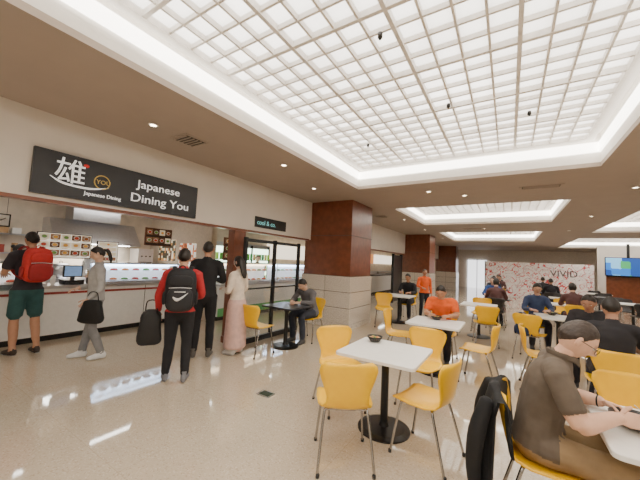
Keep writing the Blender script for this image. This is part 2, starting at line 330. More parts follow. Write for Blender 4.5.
k=M(); k.box(-8.95,-8.5,.0,.55,.941,1.25,0); k.box(-8.499,-8.49,.03,.4,.97,1.22,1); k.cyl((-8.47,.43,.98),(-8.47,.43,1.2),.01,0,8); k.obj('microwave_oven',[steel_m,black_m])
k=M(); k.box(-8.9,-8.45,4.25,4.65,.941,1.7,0); k.box(-8.449,-8.44,4.29,4.61,1.0,1.35,1); 
for i in range(3): k.cyl((-8.45,4.34+i*.11,1.5),(-8.43,4.34+i*.11,1.5),.02,1,10)
k.obj('rice_steamer',[steel_m,black_m])
for (x,y) in ((-6.9,4.6),(-6.9,2.05),(-6.95,.1)):
    k=M()
    for i in range(5): k.tube([(x,y,.951+i*.03),(x,y,.951+i*.03+.05)],[.028,.038],(1,0,0),0,14,1,False)
    k.obj('paper_cup_stack',[white_m])
for (x,y) in ((-6.95,-.3),(-6.93,2.6)):
    k=M(); k.tube([(x,y,.951),(x,y,1.07)],[.035,.04],(1,0,0),0,12,1,False)
    for i in range(7): a=i*.9; k.cyl((x+.015*math.cos(a),y+.015*math.sin(a),1.0),(x+.03*math.cos(a),y+.03*math.sin(a),1.2),.004,1,6)
    k.obj('chopstick_holder',[dark_m,food[3]])
for y in (-.6,1.6,3.6): 
    k=M(); k.box(-7.9,-7.75,y-.6,y+.6,2.66,2.719,0); k.box(-7.88,-7.77,y-.57,y+.57,2.64,2.66,1); k.obj('fluorescent_light',[white_m,tube_m])
for y in (0.6,2.6):
    k=M(); k.box(-5.6,-5.5,y-.4,y+.4,2.68,2.719,0); k.box(-5.59,-5.51,y-.38,y+.38,2.665,2.68,1); k.obj('fluorescent_light',[white_m,tube_m])
# ------------------------------------------------------------------ stall 2
k=M(); X=-6.1
k.box(X-.55,X,5.06,9.6,.1,.85,0); k.box(X-.5,X-.04,5.06,9.6,0,.1,2); k.box(X-.6,X+.03,5.06,9.6,.85,.9,1); k.box(X+.001,X+.01,5.06,9.6,.1,.3,3); k.obj('service_counter',[white_m,steel_m,black_m,mat('green_strip',(90,150,90),.5,emit=.2)])
case(-6.6,-6.15,5.3,7.2,.901,.55,warmlit); case(-6.6,-6.15,7.3,9.4,.901,.55,cool_lit)
k=M(); k.box(-9.05,-8.2,5.3,9.2,0,2.1,0); k.box(-8.19,-8.18,5.35,9.15,.3,1.95,2)
for i in range(5): k.box(-8.2,-8.15,5.3+i*.95,5.36+i*.95,.2,2.05,1)
for z in (.7,1.1,1.5):
    k.box(-8.18,-8.1,5.35,9.15,z,z+.02,1)
    for i in range(24): k.cyl((-8.14,5.5+i*.155,z+.02),(-8.14,5.5+i*.155,z+.24),.05,3+i%4,8)
k.obj('display_fridge',[steel_m,black_m,mat('fridge_glow',(214,240,214),.5,emit=5.),food[1],mat('bottle_green',(60,130,80),.4),food[3],mat('bottle_lime',(150,190,80),.4)])
k=M(); k.box(WX+.001,WX+.02,4.45,5.45,2.24,2.46); SS=k.obj('stall_sign_board',[dark_m])
text('stall_sign_text','cool & co.',(WX+.022,4.5,2.3),.14,RX,mat('teal_sign',(120,190,190),.5,emit=.8),SS)
for y in (5.6,6.8,8.2,11,14,17,20,24): 
    k=M(); k.box(-7.4,-7.25,y-.5,y+.5,2.66,2.719,0); k.box(-7.38,-7.27,y-.48,y+.48,2.64,2.66,1); k.obj('fluorescent_light',[white_m,tube_m])
PX=-4.14
k=M()
for y in (3.98,4.8,5.64): k.box(PX-.03,PX+.03,y-.03,y+.03,0,1.98,0)
k.box(PX-.03,PX+.03,4.01,5.61,1.9,1.96,0); k.box(PX-.03,PX+.03,4.01,5.61,.0,.1,0); k.box(PX-.02,PX+.02,4.01,5.61,1.0,1.03,0)
k.box(PX-.004,PX+.004,4.01,4.77,.1,1.0,1); k.box(PX-.004,PX+.004,4.83,5.61,.1,1.0,1); k.obj('black_glass_screen',[black_m,glass_m])
k=M()
for y in (12.4,13.5): k.box(PX-.05,PX+.05,y-.05,y+.05,0,2.05,0)
k.box(PX-.04,PX+.04,12.4,13.5,.05,2.0,0); k.obj('black_screen_panel',[black_m])
sh=[mat('shop_cream2',(245,232,210),.5,emit=1.8),mat('shop_cream',(240,225,195),.5,emit=1.8),mat('shop_orange',(225,150,90),.5,emit=.9)]
for i,(y0,y1) in enumerate(((10,13.8),(14.2,18),(18.4,22),(22.4,27))):
    k=M(); k.box(-6.6,-6.0,y0,y1,.1,.95,0); k.box(-6.55,-6.05,y0,y1,0,.1,1); k.box(-6.62,-5.97,y0,y1,.95,1,1); k.obj('service_counter',[white_m,dark_m])
    k=M(); k.box(-9.08,-8.9,y0,y1,1.6,2.3,i%3); k.box(-9.08,-8.6,y0,y1,0,1.0,3); k.obj('menu_lightbox',sh+[steel_m])
# ------------------------------------------------------------------ mural hoarding, tv
def mural_mat():
    m=bpy.data.materials.new('mural_print'); m.use_nodes=True; nt=m.node_tree;N=nt.nodes;L=nt.links;b=N['Principled BSDF']
    tc=N.new('ShaderNodeTexCoord')
    def lines(sc,dist,thr):
        nz=N.new('ShaderNodeTexNoise'); nz.inputs['Scale'].default_value=sc; nz.inputs['Distortion'].default_value=dist; nz.inputs['Detail'].default_value=1.5; L.new(tc.outputs['Object'],nz.inputs['Vector'])
        a=N.new('ShaderNodeMath'); a.operation='SUBTRACT'; a.inputs[1].default_value=.5; L.new(nz.outputs['Fac'],a.inputs[0])
        ab=N.new('ShaderNodeMath'); ab.operation='ABSOLUTE'; L.new(a.outputs[0],ab.inputs[0])
        l=N.new('ShaderNodeMath'); l.operation='LESS_THAN'; l.inputs[1].default_value=thr; L.new(ab.outputs[0],l.inputs[0]); return l
    m1=N.new('ShaderNodeMix'); m1.data_type='RGBA'; m1.inputs[6].default_value=(*lin((246,238,235)),1); m1.inputs[7].default_value=(*lin((214,74,80)),1); L.new(lines(2.2,1.2,.02).outputs[0],m1.inputs[0])
    m2=N.new('ShaderNodeMix'); m2.data_type='RGBA'; L.new(m1.outputs[2],m2.inputs[6]); m2.inputs[7].default_value=(*lin((150,110,120)),1); L.new(lines(4.5,.8,.008).outputs[0],m2.inputs[0])
    L.new(m2.outputs[2],b.inputs['Base Color']); b.inputs['Roughness'].default_value=.6; return m
k=M(); k.box(-1.25,3.9,21.7,21.8,0,2.08,0); k.box(-1.3,-1.25,21.68,21.82,0,2.1,1); MU=k.obj('mural_hoarding',[mural_mat(),dark_m])
text('mural_text','VIVID',(2.0,21.69,1.35),.5,RY,mat('ink',(70,46,54),.6),MU)
k=M(); k.box(4.0,5.7,20.0,20.06,1.55,2.45,0); k.box(4.03,5.67,19.99,20.0,1.58,2.42,1); k.box(4.8,4.9,20.06,20.12,1.8,3.12,0)
k.obj('wall_television',[black_m,picmat('tv_picture',3,[(40,110,190),(60,150,90),(120,180,220),(30,70,140)],1.3)])
k=M(); k.box(4.1,10,20.3,20.4,0,1.5,0); k.box(4.1,10,20.26,20.44,1.5,1.55,1); k.obj('low_partition',[brown_m,dark_m])
k=M(); k.box(4.1,10,22,22.1,0,CZ,0); k.obj('wall_servery',[wall_m])
k=M(); k.box(-3.0,-1.5,28.2,28.28,.0,2.3,0)
for x in (-3.0,-2.27,-1.54): k.box(x,x+.05,28.15,28.2,0,2.35,1)
k.box(-3.0,-1.49,28.15,28.2,2.3,2.36,1); k.obj('door_1',[mat('daylit_glass',(245,246,250),.3,emit=2.2),steel_m])
k=M(); k.box(-2.52,-2.34,2.74,2.88,0,.006,0); k.box(-2.5,-2.36,2.76,2.86,.006,.008,1); k.obj('floor_outlet_cover',[steel_m,mat('outlet_green',(50,62,50),.5)])
# ------------------------------------------------------------------ furniture
def chair_mesh(name,shell,leg):
    k=M(); prof=[(.225,.425,.16),(.215,.445,.2),(.17,.452,.22),(.05,.446,.23),(-.08,.444,.22),(-.15,.455,.195),(-.19,.49,.17),(-.21,.55,.165),(-.225,.62,.185),(-.24,.70,.215),(-.25,.76,.23),(-.258,.80,.22),(-.262,.83,.18)]
    nu=12
    vs=[]
    for off in (0,1):
        for i,(y,z,w) in enumerate(prof):
            a=prof[max(i-1,0)]; b=prof[min(i+1,len(prof)-1)]; t=V((0,b[0]-a[0],b[1]-a[1])).normalized()
            nrm=V((0,t.z,-t.y))
            for j in range(nu+1):
                u=-1+2*j/nu; back=max(0,min(1,(i-5)/4))
                lift=.018*u*u*(1-back); fwd=.055*u*u*back
                vs.append(V((u*w,y+fwd,z+lift))+nrm*(-.006 if off==0 else .006))
    R=len(prof);C=nu+1;fs=[]
    for i in range(R-1):
        for j in range(nu):
            a=i*C+j; fs.append((a,a+1,a+C+1,a+C)); b=a+R*C; fs.append((b,b+C,b+C+1,b+1))
    for i in range(R-1):
        for j,s in ((0,0),(nu,1)):
            a=i*C+j;b=a+C; fs.append((a,b,b+R*C,a+R*C) if s==0 else (a,a+R*C,b+R*C,b))
    for j in range(nu):
        for i in (0,R-1):
            a=i*C+j; fs.append((a,a+R*C,a+1+R*C,a+1) if i==0 else (a,a+1,a+1+R*C,a+R*C))
    k.add(vs,fs,0)
    for sx in (-1,1):
        k.tube([(sx*.06,.13,.432),(sx*.14,.14,.43),(sx*.175,.155,.40),(sx*.21,.22,.012)],[.011]*4,(0,1,0),1,8,4)
        k.tube([(sx*.06,-.10,.432),(sx*.14,-.11,.43),(sx*.175,-.13,.40),(sx*.215,-.24,.012)],[.011]*4,(0,1,0),1,8,4)
        for y in (.222,-.242): k.cyl((sx*.212,y,0),(sx*.211,y,.025),.015,2,8)
    k.cyl((-.08,.13,.43),(.08,.13,.43),.012,1,8); k.cyl((-.08,-.1,.43),(.08,-.1,.43),.012,1,8)
    return k.mesh(name,[shell,leg,black_m],True)
chY=chair_mesh('dining_chair',yellow_m,chrome_m)
chD=chair_mesh('dark_dining_chair',mat('charcoal_plastic',(45,42,42),.4),chrome_m)
def table_mesh(name,tm,s=.375):
    k=M(); r=.04; n=5; z0,z1=.722,.75; ring=[]
    for cx,cy,a0 in ((s-r,s-r,0),(-s+r,s-r,90),(-s+r,-s+r,180),(s-r,-s+r,270)):
        for i in range(n): a=math.radians(a0+90*i/(n-1)); ring.append((cx+r*math.cos(a),cy+r*math.sin(a)))
    N_=len(ring); vs=[(x,y,z0) for x,y in ring]+[(x,y,z1-.004) for x,y in ring]+[(x*.99,y*.99,z1) for x,y in ring]
    fs=[tuple(reversed(range(N_))),tuple(range(2*N_,3*N_))]
    for i in range(N_):
        j=(i+1)%N_; fs.append((i,j,j+N_,i+N_)); fs.append((i+N_,j+N_,j+2*N_,i+2*N_))
    k.add(vs,fs,0)
    k.tube([(0,0,.02),(0,0,.04),(0,0,.07),(0,0,.66)],[.06,.05,.037,.037],(1,0,0),1,16,1,False)
    k.tube([(0,0,0),(0,0,.014),(0,0,.03),(0,0,.04)],[.25,.25,.2,.05],(1,0,0),1,32,1,False)
    for dx,dy in ((1,0),(0,1)):
        k.box(-.25*dx-.02*dy,.25*dx+.02*dy,-.25*dy-.02*dx,.25*dy+.02*dx,.69,.722,1)
    k.tube([(0,0,.62),(0,0,.7)],[.037,.09],(1,0,0),1,16,1,False)
    return k.mesh(name,[tm,black_m],False)
tbW=table_mesh('dining_table',top_m); tbD=table_mesh('dark_dining_table',dtop_m,.34)
def chair(x,y,fx,fy,me=None): return inst('dining_chair',me or chY,(x,y,0),ang(fx,fy))
def table(x,y,me=None): return inst('dining_table',me or tbW,(x,y,0),0)
HX,HY=.2,2.42
table(-1.03,2.95)
chair(-1.16,2.33,-.57,.82); chair(-1.60,3.08,.8,-.6); chair(-.87,3.72,-.1,-1); chair(-.6,2.8,-1,.2)
table(-.95,4.95); chair(-.98,5.66,0,-1); chair(-.36,4.95,-1,.1); chair(-1.55,5.05,1,.1)
table(.8,HY); chair(HX-.01,HY,1,0); chair(.8,3.14,0,-1)
table(.97,5.15); chair(.95,4.46,0,1); chair(1.0,5.85,0,-1); chair(.38,5.2,1,0); chair(1.55,5.2,-1,0)
table(.8,7.35); chair(.33,6.8,.3,1); chair(.5,8.05,0,-1); chair(1.2,6.85,-.3,1)
table(-.6,8.15); chair(-.42,7.42,-.2,1); chair(-.6,8.9,0,-1); chair(-1.25,8.1,1,0)
table(-3.5,4.5,tbD); chair(-3.62,3.85,0,1); chair(-3.42,5.18,0,-1)
chair(-2.75,7.6,.4,-1); table(-2.6,8.4); chair(-2.55,9.15,0,-1)
table(2.6,6.6,tbD); chair(2.6,5.9,0,1,chD); chair(2.6,7.3,0,-1,chD)
seats=[]
for x in (-2.1,-.4,1.4,3.2,5.0,6.8):
    for y in (10.4,12.8,15.2,17.6):
        if x<-2 and y>10: continue
        jx=random.uniform(-.15,.15)
        table(x+jx,y,tbD if random.random()<.45 else tbW)
        a=chY if random.random()<.5 else chD
        chair(x+jx,y-.7,random.uniform(-.2,.2),1,a); chair(x+jx,y+.7,random.uniform(-.2,.2),-1,a); seats.append((x+jx,y))
table(2.9,8.6,tbD); chair(2.9,7.95,0,1,chD); chair(2.9,9.3,0,-1,chD); table(4.6,8.3,tbD); chair(4.6,9,0,-1,chD)
def bowl(x,y,full=True,r=.1):
    k=M(); n=24
    prof=[(.045,0),(.05,.004),(r*.85,.035),(r,.06),(r*.96,.06),(r*.8,.038),(.04,.012),(0.001,.012)]
    vs=[];fs=[]
    for (q,z) in prof:
        for i in range(n): a=2*math.pi*i/n; vs.append((q*math.cos(a),q*math.sin(a),z))
    for i in range(len(prof)-1):
        for j in range(n): fs.append((i*n+j,i*n+(j+1)%n,(i+1)*n+(j+1)%n,(i+1)*n+j))
    k.add(vs,fs,0)
    if full:
        k.ell((0,0,.036),(r*.86,r*.86,.016),1,20,8)
        for i in range(16):
            a=random.uniform(0,6.28); q=random.uniform(0,r*.6); k.ell((q*math.cos(a),q*math.sin(a),.05),(.014,.01,.007),2+i%2,8,6)
    k.obj('soup_bowl',[black_m,food[3],food[1],food[0]],True,loc=(x,y,.75))
bowl(-1.24,3.18,True,.085); bowl(.61,HY+.03,True,.12); bowl(-.98,5.15,True,.09); bowl(1.0,5.3,True,.09); bowl(.72,7.55)
# ------------------------------------------------------------------ people
def hand(k,w,d,n,s,curl=.5,lab=0,sc=1.):
    w=V(w); d=V(d).normalized(); s=V(s); s=(s-d*s.dot(d)).normalized(); n=V(n); n=(n-d*n.dot(d)-s*n.dot(s)).normalized()
    k.tube([w-d*.03*sc,w,w+d*.045*sc,w+d*.088*sc],[(.025*sc,.019*sc),(.027*sc,.017*sc),(.04*sc,.016*sc),(.038*sc,.012*sc)],s,lab,10,2)
    for off,L,r in ((.028,.072,.0088),(.0095,.082,.009),(-.0095,.076,.0086),(-.028,.06,.0078)):
        p=w+d*.08*sc+s*off*sc; q=d.copy(); P=[p]; a=curl*.5
        q=(d*math.cos(a)-n*math.sin(a)+s*off*1.5).normalized()
        for seg in (.45,.3,.25):
            p=p+q*L*seg*sc; P.append(p); a+=curl; q=(d*math.cos(a)-n*math.sin(a)).normalized()
        k.tube(P,[r*sc,r*sc,r*.92*sc,r*.75*sc],s,lab,8,2)
    p=w+d*.02*sc+s*.024*sc; q=(d*.65+s*.7-n*.25).normalized(); P=[p,p+q*.035*sc]; q=(d*.85+s*.3-n*(.2+curl*.4)).normalized(); P+= [P[-1]+q*.03*sc]; P.append(P[-1]+(q-n*curl*.3)*.024*sc)
    k.tube(P,[.013*sc,.0115*sc,.0098*sc,.008*sc],n,lab,8,2)
def headgeo(k,c,R,sk,hr,lp,wh,bk,style,detail):
    nu,nv=(64,48) if detail else (28,22)
    def skull(d,feat=True):
        x,y,z=d; px=.077*x; py=.097*y; pz=.118*z
        if z<0: px*=1-.34*(-z)**1.6
        if z<-.1 and y<0: py*=1-.38*min(1,(-z-.1)/.7)
        if z<-.3 and y>0: py*=1-.1*(-z-.3)
        if feat and y>0:
            fx=px/.077; g=lambda cx,cz,sx,sz: math.exp(-((fx-cx)/sx)**2-((z-cz)/sz)**2)
            py+=.026*g(0,-.2,.13,.12)+.013*g(0,-.02,.1,.16)+.004*g(0,.24,.5,.1)-.009*(g(.4,.04,.2,.13)+g(-.4,.04,.2,.13))+.006*g(0,-.52,.28,.07)-.004*g(0,-.66,.3,.05)+.008*g(0,-.88,.3,.14)-.004*g(0,-.4,.2,.05)
        return V((px,py,pz))
    def thr(d):
        yy=d[1]+.05*mnoise.noise(V(d)*5)
        if yy>.5: t=.62-.25*abs(d[0])
        elif yy>.1: t=-.02+(.62-.25*abs(d[0]))*((yy-.1)/.4)**.7
        elif yy>-.15: t=-.02
        else: t=-.02+(yy+.15)*.75
        if style in('long','bob') and yy<.25: t=min(t,-.75)
        return t
    vs=[];dirs=[]
    for i in range(nv+1):
        ph=-math.pi/2+math.pi*i/nv
        for j in range(nu):
            t=2*math.pi*j/nu; dirs.append((math.cos(ph)*math.cos(t),math.cos(ph)*math.sin(t),math.sin(ph)))
    T=lambda p: V(c)+R@p
    for d in dirs: vs.append(T(skull(d)))
    F=[]
    for i in range(nv):
        for j in range(nu):
            a=i*nu+j;b=i*nu+(j+1)%nu; F.append((a,b,b+nu,a+nu))
    k.add(vs,F,sk)
    for idx,q in enumerate(F):
        dd=[sum(dirs[i][t] for i in q)/4 for t in range(3)]
        if dd[1]>.6 and abs(dd[0])<.26 and abs(dd[2]+.52)<.05: k.mi[len(k.mi)-len(F)+idx]=lp
    hv=[]; TH=.055 if detail else .075
    for d in dirs:
        t=thr(d); m=max(0,min(1,(d[2]-t)/.22)); m=m*m*(3-2*m); sc=.99+m*TH
        p=skull(d,False)*sc; nn=mnoise.noise(V(d)*9)*.003*m; p+=V(d)*nn
        hv.append(T(p))
    HF=[q for q in F if max(dirs[i][2]-thr(dirs[i]) for i in q)>-.03]
    if style!='bald': k.add(hv,HF,hr)
    for sx in (-1,1):
        k.ell(T(V((sx*.031,.0745,.004))),(.013,.0125,.0095),wh,12,8,1,R); k.ell(T(V((sx*.031,.0845,.003))),(.0052,.0032,.0052),bk,8,6,1,R)
        k.tube([T(V((sx*.014,.0965,.024))),T(V((sx*.03,.0955,.03))),T(V((sx*.047,.085,.025)))],[.0016,.0026,.0016],R@V((0,0,1)),hr,6,2)
        k.ell(T(V((sx*.077,-.006,-.006))),(.010,.019,.031),sk,10,8,1,R@Matrix.Rotation(sx*.3,3,'Z'))
        k.tube([T(V((sx*.017,.083,.010))),T(V((sx*.031,.0875,.0125))),T(V((sx*.045,.079,.009)))],[.002,.0035,.002],R@V((0,0,1)),sk,6,2)
        k.tube([T(V((sx*.018,.082,-.004))),T(V((sx*.031,.085,-.0065))),T(V((sx*.044,.078,-.003)))],[.0015,.003,.0015],R@V((0,0,1)),sk,6,2)
    if style=='long':
        k.tube([T(V((0,-.06,.04))),T(V((0,-.085,-.08))),T(V((0,-.1,-.2))),T(V((0,-.1,-.3)))],[(.07,.035),(.08,.035),(.075,.028),(.04,.015)],R@V((1,0,0)),hr,12,3)
    if style=='bun': k.ell(T(V((0,-.11,.04))),(.035,.035,.035),hr)
    if style=='pony':
        k.tube([T(V((0,-.09,.04))),T(V((0,-.14,0))),T(V((0,-.14,-.12))),T(V((0,-.12,-.2)))],[.02,.03,.026,.008],R@V((1,0,0)),hr,10,3)
def person(name,xy,facing,kind='stand',H=1.75,w=1.,J={},skin=(205,160,130),shirt=(60,60,60),pants=(40,40,45),shoe=(60,60,60),hairc=(30,24,20),
           sleeve='long',leg='long',hair='short',yaw=0,pitch=0,vox=.013,curl=.45,detail=False,belly=1.,thumb=None,glasses=False,sole=(225,225,225),arm=1.):
    s=H/1.75 if kind=='stand' else 1.
    if kind=='stand':
        j=dict(pelvis=(0,0,.95),chest=(0,.01,1.28),neck=(0,-.005,1.485),head=(0,.025,1.632),kneeL=(-.1,.03,.5),kneeR=(.1,.03,.5),ankL=(-.11,-.03,.085),ankR=(.11,-.03,.085),
          shL=(-.185,0,1.415),shR=(.185,0,1.415),elL=(-.235,-.04,1.13),elR=(.235,-.04,1.13),wrL=(-.24,.05,.885),wrR=(.24,.05,.885),footL=(-.12,1,0),footR=(.12,1,0))
    else:
        j=dict(pelvis=(0,-.05,.57),chest=(0,-.01,.89),neck=(0,.03,1.09),head=(0,.075,1.235),kneeL=(-.13,.4,.535),kneeR=(.13,.4,.535),ankL=(-.13,.34,.085),ankR=(.13,.34,.085),
          shL=(-.185,.01,1.02),shR=(.185,.01,1.02),elL=(-.24,.14,.8),elR=(.24,.14,.8),wrL=(-.14,.36,.81),wrR=(.14,.36,.81),footL=(-.1,1,0),footR=(.1,1,0))
    j.update(J); j={a:V(b) for a,b in j.items()}
    for a in ('shL','shR'): j[a].x*=w
    SK,SH,PA,SO,HR,LP,WH,BK,SL=range(9)
    k=M(); pe,ch,ne,he=j['pelvis'],j['chest'],j['neck'],j['head']; d=(ch-pe).normalized()
    sd=(j['shR']-j['shL']).normalized()
    k.tube([pe-d*.045,pe+d*.06,pe.lerp(ch,.45),ch,ch.lerp(ne,.5),ch.lerp(ne,.78),ne],[(.168*w,.122*belly),(.158*w,.115*belly),(.148*w,.112*belly),(.165*w,.118),(.158*w,.105),(.105*w,.08),(.063,.062)],sd,SH,20,4)
    k.tube([pe-d*.11,pe-d*.05,pe+d*.06],[(.12,.09),(.16*w,.112),(.15*w,.1)],(1,0,0),PA,20,3)
    hd=(he-ne).normalized(); k.tube([ne-hd*.04,ne+hd*.03,he-hd*.04],[.056,.053,.05],(1,0,0),SK,14,3)
    k.tube([ne-hd*.02,ne+hd*.012],[.068,.062],(1,0,0),SH,14,2)
    for S,sx in (('L',-1),('R',1)):
        sh_,el,wr=j['sh'+S],j['el'+S],j['wr'+S]; cen=ch.lerp(ne,.6)
        k.tube([cen.lerp(sh_,.35),cen.lerp(sh_,.8),sh_.lerp(el,.12)],[.075,.068,.062],(0,1,0),SH,14,3)
        if sleeve=='long':
            k.tube([sh_,sh_.lerp(el,.5),el,el.lerp(wr,.5),el.lerp(wr,.97)],[.062,.056,.05,.046,.036],(0,1,0),SH,14,4)
        elif sleeve=='short':
            k.tube([sh_,sh_.lerp(el,.4),sh_.lerp(el,.75)],[.063,.063,.063],(0,1,0),SH,14,4)
            k.tube([sh_.lerp(el,.4),el,el.lerp(wr,.35),wr],[.047*arm,.042*arm,.043*arm,.028*arm],(0,1,0),SK,14,4)
        k.tube([el.lerp(wr,.7),wr],[.03,.026],(0,1,0),SK,12,2)
        kn,an=j['knee'+S],j['ank'+S]; hp=V((sx*.09*w,pe.y,pe.z-.03)); 
        if kind=='sit': hp=V((sx*.095,pe.y+.02,pe.z-.02))
        if leg=='long':
            k.tube([hp,hp.lerp(kn,.5),kn,kn.lerp(an,.4),kn.lerp(an,.93)],[.098,.086,.066,.064,.054],(1,0,0),PA,14,4)
        elif leg=='shorts':
            k.tube([hp,hp.lerp(kn,.5),hp.lerp(kn,.88)],[.1,.093,.088],(1,0,0),PA,14,4)
            k.tube([hp.lerp(kn,.5),kn,kn.lerp(an,.35),an+V((0,0,.02))],[.07,.055,.056,.036],(1,0,0),SK,14,4)
        else:
            k.tube([kn,an+V((0,0,.02))],[.05,.034],(1,0,0),SK,12,4)
        ft=j['foot'+S].normalized(); b=V((an.x,an.y,0))
        si=V((ft.y,-ft.x,0))
        zz=an.z-.085
        k.tube([b-ft*.05+V((0,0,.05+zz)),b+ft*.02+V((0,0,.055+zz)),b+ft*.1+V((0,0,.042+zz)),b+ft*.17+V((0,0,.032+zz))],[(.037,.05),(.042,.054),(.047,.04),(.04,.029)],si,SO,14,3)
        k.tube([b-ft*.02+V((0,0,.05+zz)),an+V((0,0,.03))],[.042,.04],(1,0,0),SO if leg!='shorts' else SK,12,2)
    if leg=='skirt':
        k.tube([pe+d*.02,pe-V((0,0,.12)),V((0,0,.45)),V((0,0,.14))],[(.16,.12),(.19,.16),(.2,.18),(.21,.19)],(1,0,0),PA,24,4)
    me0=k.mesh('tmp',[],False); ob=bpy.data.objects.new('tmp',me0); bpy.context.collection.objects.link(ob)
    r=ob.modifiers.new('r','REMESH'); r.mode='VOXEL'; r.voxel_size=vox
    q=ob.modifiers.new('s','SMOOTH'); q.factor=.5; q.iterations=4
    dg=bpy.context.evaluated_depsgraph_get(); me1=bpy.data.meshes.new_from_object(ob.evaluated_get(dg))
    kd=kdtree.KDTree(len(k.v))
    for i,p in enumerate(k.v): kd.insert(p,i)
    kd.balance()
    def seg(p,a,b):
        ab=b-a; t=max(0,min(1,(p-a).dot(ab)/ab.length_squared)); return (p-(a+ab*t)).length,t
    hem=pe-d*(.035 if leg!='skirt' else -.02); zt=pe.z-.1
    labs=[]
    for p in me1.polygons:
        cc=p.center; co,i,dist=kd.find(cc); lb=k.lab[i]
        arm_hit=False
        if lb in (SK,SH):
            for S in 'LR':
                d1,t1=seg(cc,j['sh'+S],j['el'+S]); d2,t2=seg(cc,j['el'+S],j['wr'+S])
                lim=.07 if sleeve=='short' else .062
                if d2<d1 and d2<lim:
                    arm_hit=True; lb=SK if (sleeve=='short' or t2>.93) else SH
                elif d1<lim+.012 and t1>.35:
                    arm_hit=True; lb=SK if (sleeve=='short' and t1>.8) else SH
        if not arm_hit and lb in (SH,PA):
            if kind=='stand' or cc.y<pe.y+.1:
                if cc.z>zt and cc.z<ch.z: lb=SH if (cc-hem).dot(d)>0 else PA
        if lb==SO and cc.z<.018: lb=SL
        labs.append(lb)
    # clean ragged cloth borders with a few majority passes
    for _ in range(3):
        vl=[{} for _ in me1.vertices]
        for p,lb in zip(me1.polygons,labs):
            for vi in p.vertices: vl[vi][lb]=vl[vi].get(lb,0)+1
        new=[]
        for p,lb in zip(me1.polygons,labs):
            acc={}
            for vi in p.vertices:
                for a_,n_ in vl[vi].items(): acc[a_]=acc.get(a_,0)+n_
            new.append(max(acc,key=acc.get))
        labs=new
    out=M(); out.v=[v.co.copy() for v in me1.vertices]; out.lab=[0]*len(out.v)
    out.f=[tuple(p.vertices) for p in me1.polygons]; out.mi=labs
    bpy.data.objects.remove(ob); bpy.data.meshes.remove(me1)
    for i,v in enumerate(out.v):
        v+=V((mnoise.noise(v*9),mnoise.noise(v*9+V((5,5,5))),0))*.006
        if detail: v+=V((mnoise.noise(v*22),mnoise.noise(v*22+V((5,5,5))),mnoise.noise(v*20)))*.003
    R=Matrix.Rotation(yaw,3,'Z')@Matrix.Rotation(-pitch,3,'X')
    headgeo(out,he,R,SK,HR,LP,WH,BK,hair,detail)
    if glasses:
        for sx in (-1,1):
            out.torus(he+R@V((sx*.032,.103,.002)),.021,.0019,R@V((0,1,0)),BK,20,6)
            out.tube([he+R@V((sx*.053,.1,.008)),he+R@V((sx*.08,.06,.008)),he+R@V((sx*.084,-.005,.006))],[.002]*3,(0,0,1),BK,6,2)
        out.tube([he+R@V((-.012,.106,.006)),he+R@V((.012,.106,.006))],[.0018]*2,(0,0,1),BK,6,2)
    for S,sx in (('L',-1),('R',1)):
        wr,el=j['wr'+S],j['el'+S]; dr=(wr-el).normalized()
        if kind=='stand' and dr.z<-.5: sdn=V((0,1,0)); nn=V((sx,0,0))
        else: sdn=V((-sx,.0,.25)); nn=V((0,0,1))
        if thumb and S in thumb: dr,nn,sdn=[V(t) for t in thumb[S]]
        hand(out,wr,dr,nn,sdn,curl,SK)
    if detail:
        out.tube([ne+V((-.06,-.02,.02)),ne+V((-.035,.06,.0)),ne+V((0,.085,-.03)),ne+V((.035,.06,.0)),ne+V((.06,-.02,.02)),ne+V((.0,-.07,.03)),ne+V((-.06,-.02,.02))],[(.018,.005)]*7,(0,0,1),SH,8,3)
        a=j['wrL'].lerp(j['elL'],.12); out.torus(a,.031,.005,(j['wrL']-j['elL']),BK,20,6)
    for v in out.v: v*=s
    mats=[mat(f'skin_{skin}',skin,.55,noise=.04,scale=30),mat(f'cloth_{shirt}',shirt,.85,noise=.12,scale=14,bump=.25),mat(f'cloth_{pants}',pants,.85,noise=.12,scale=14,bump=.25),
          mat(f'shoe_{shoe}',shoe,.6),mat(f'hair_{hairc}',hairc,.5,noise=.3,scale=60,bump=.35),mat('lips',(172,105,94),.5),mat('eye_white',(215,210,204),.3),mat('eye_dark',(20,15,14),.3),mat(f'sole_{sole}',sole,.6)]
    return out.obj(name,mats,True,loc=(xy[0],xy[1],0),rot=ang(*facing))
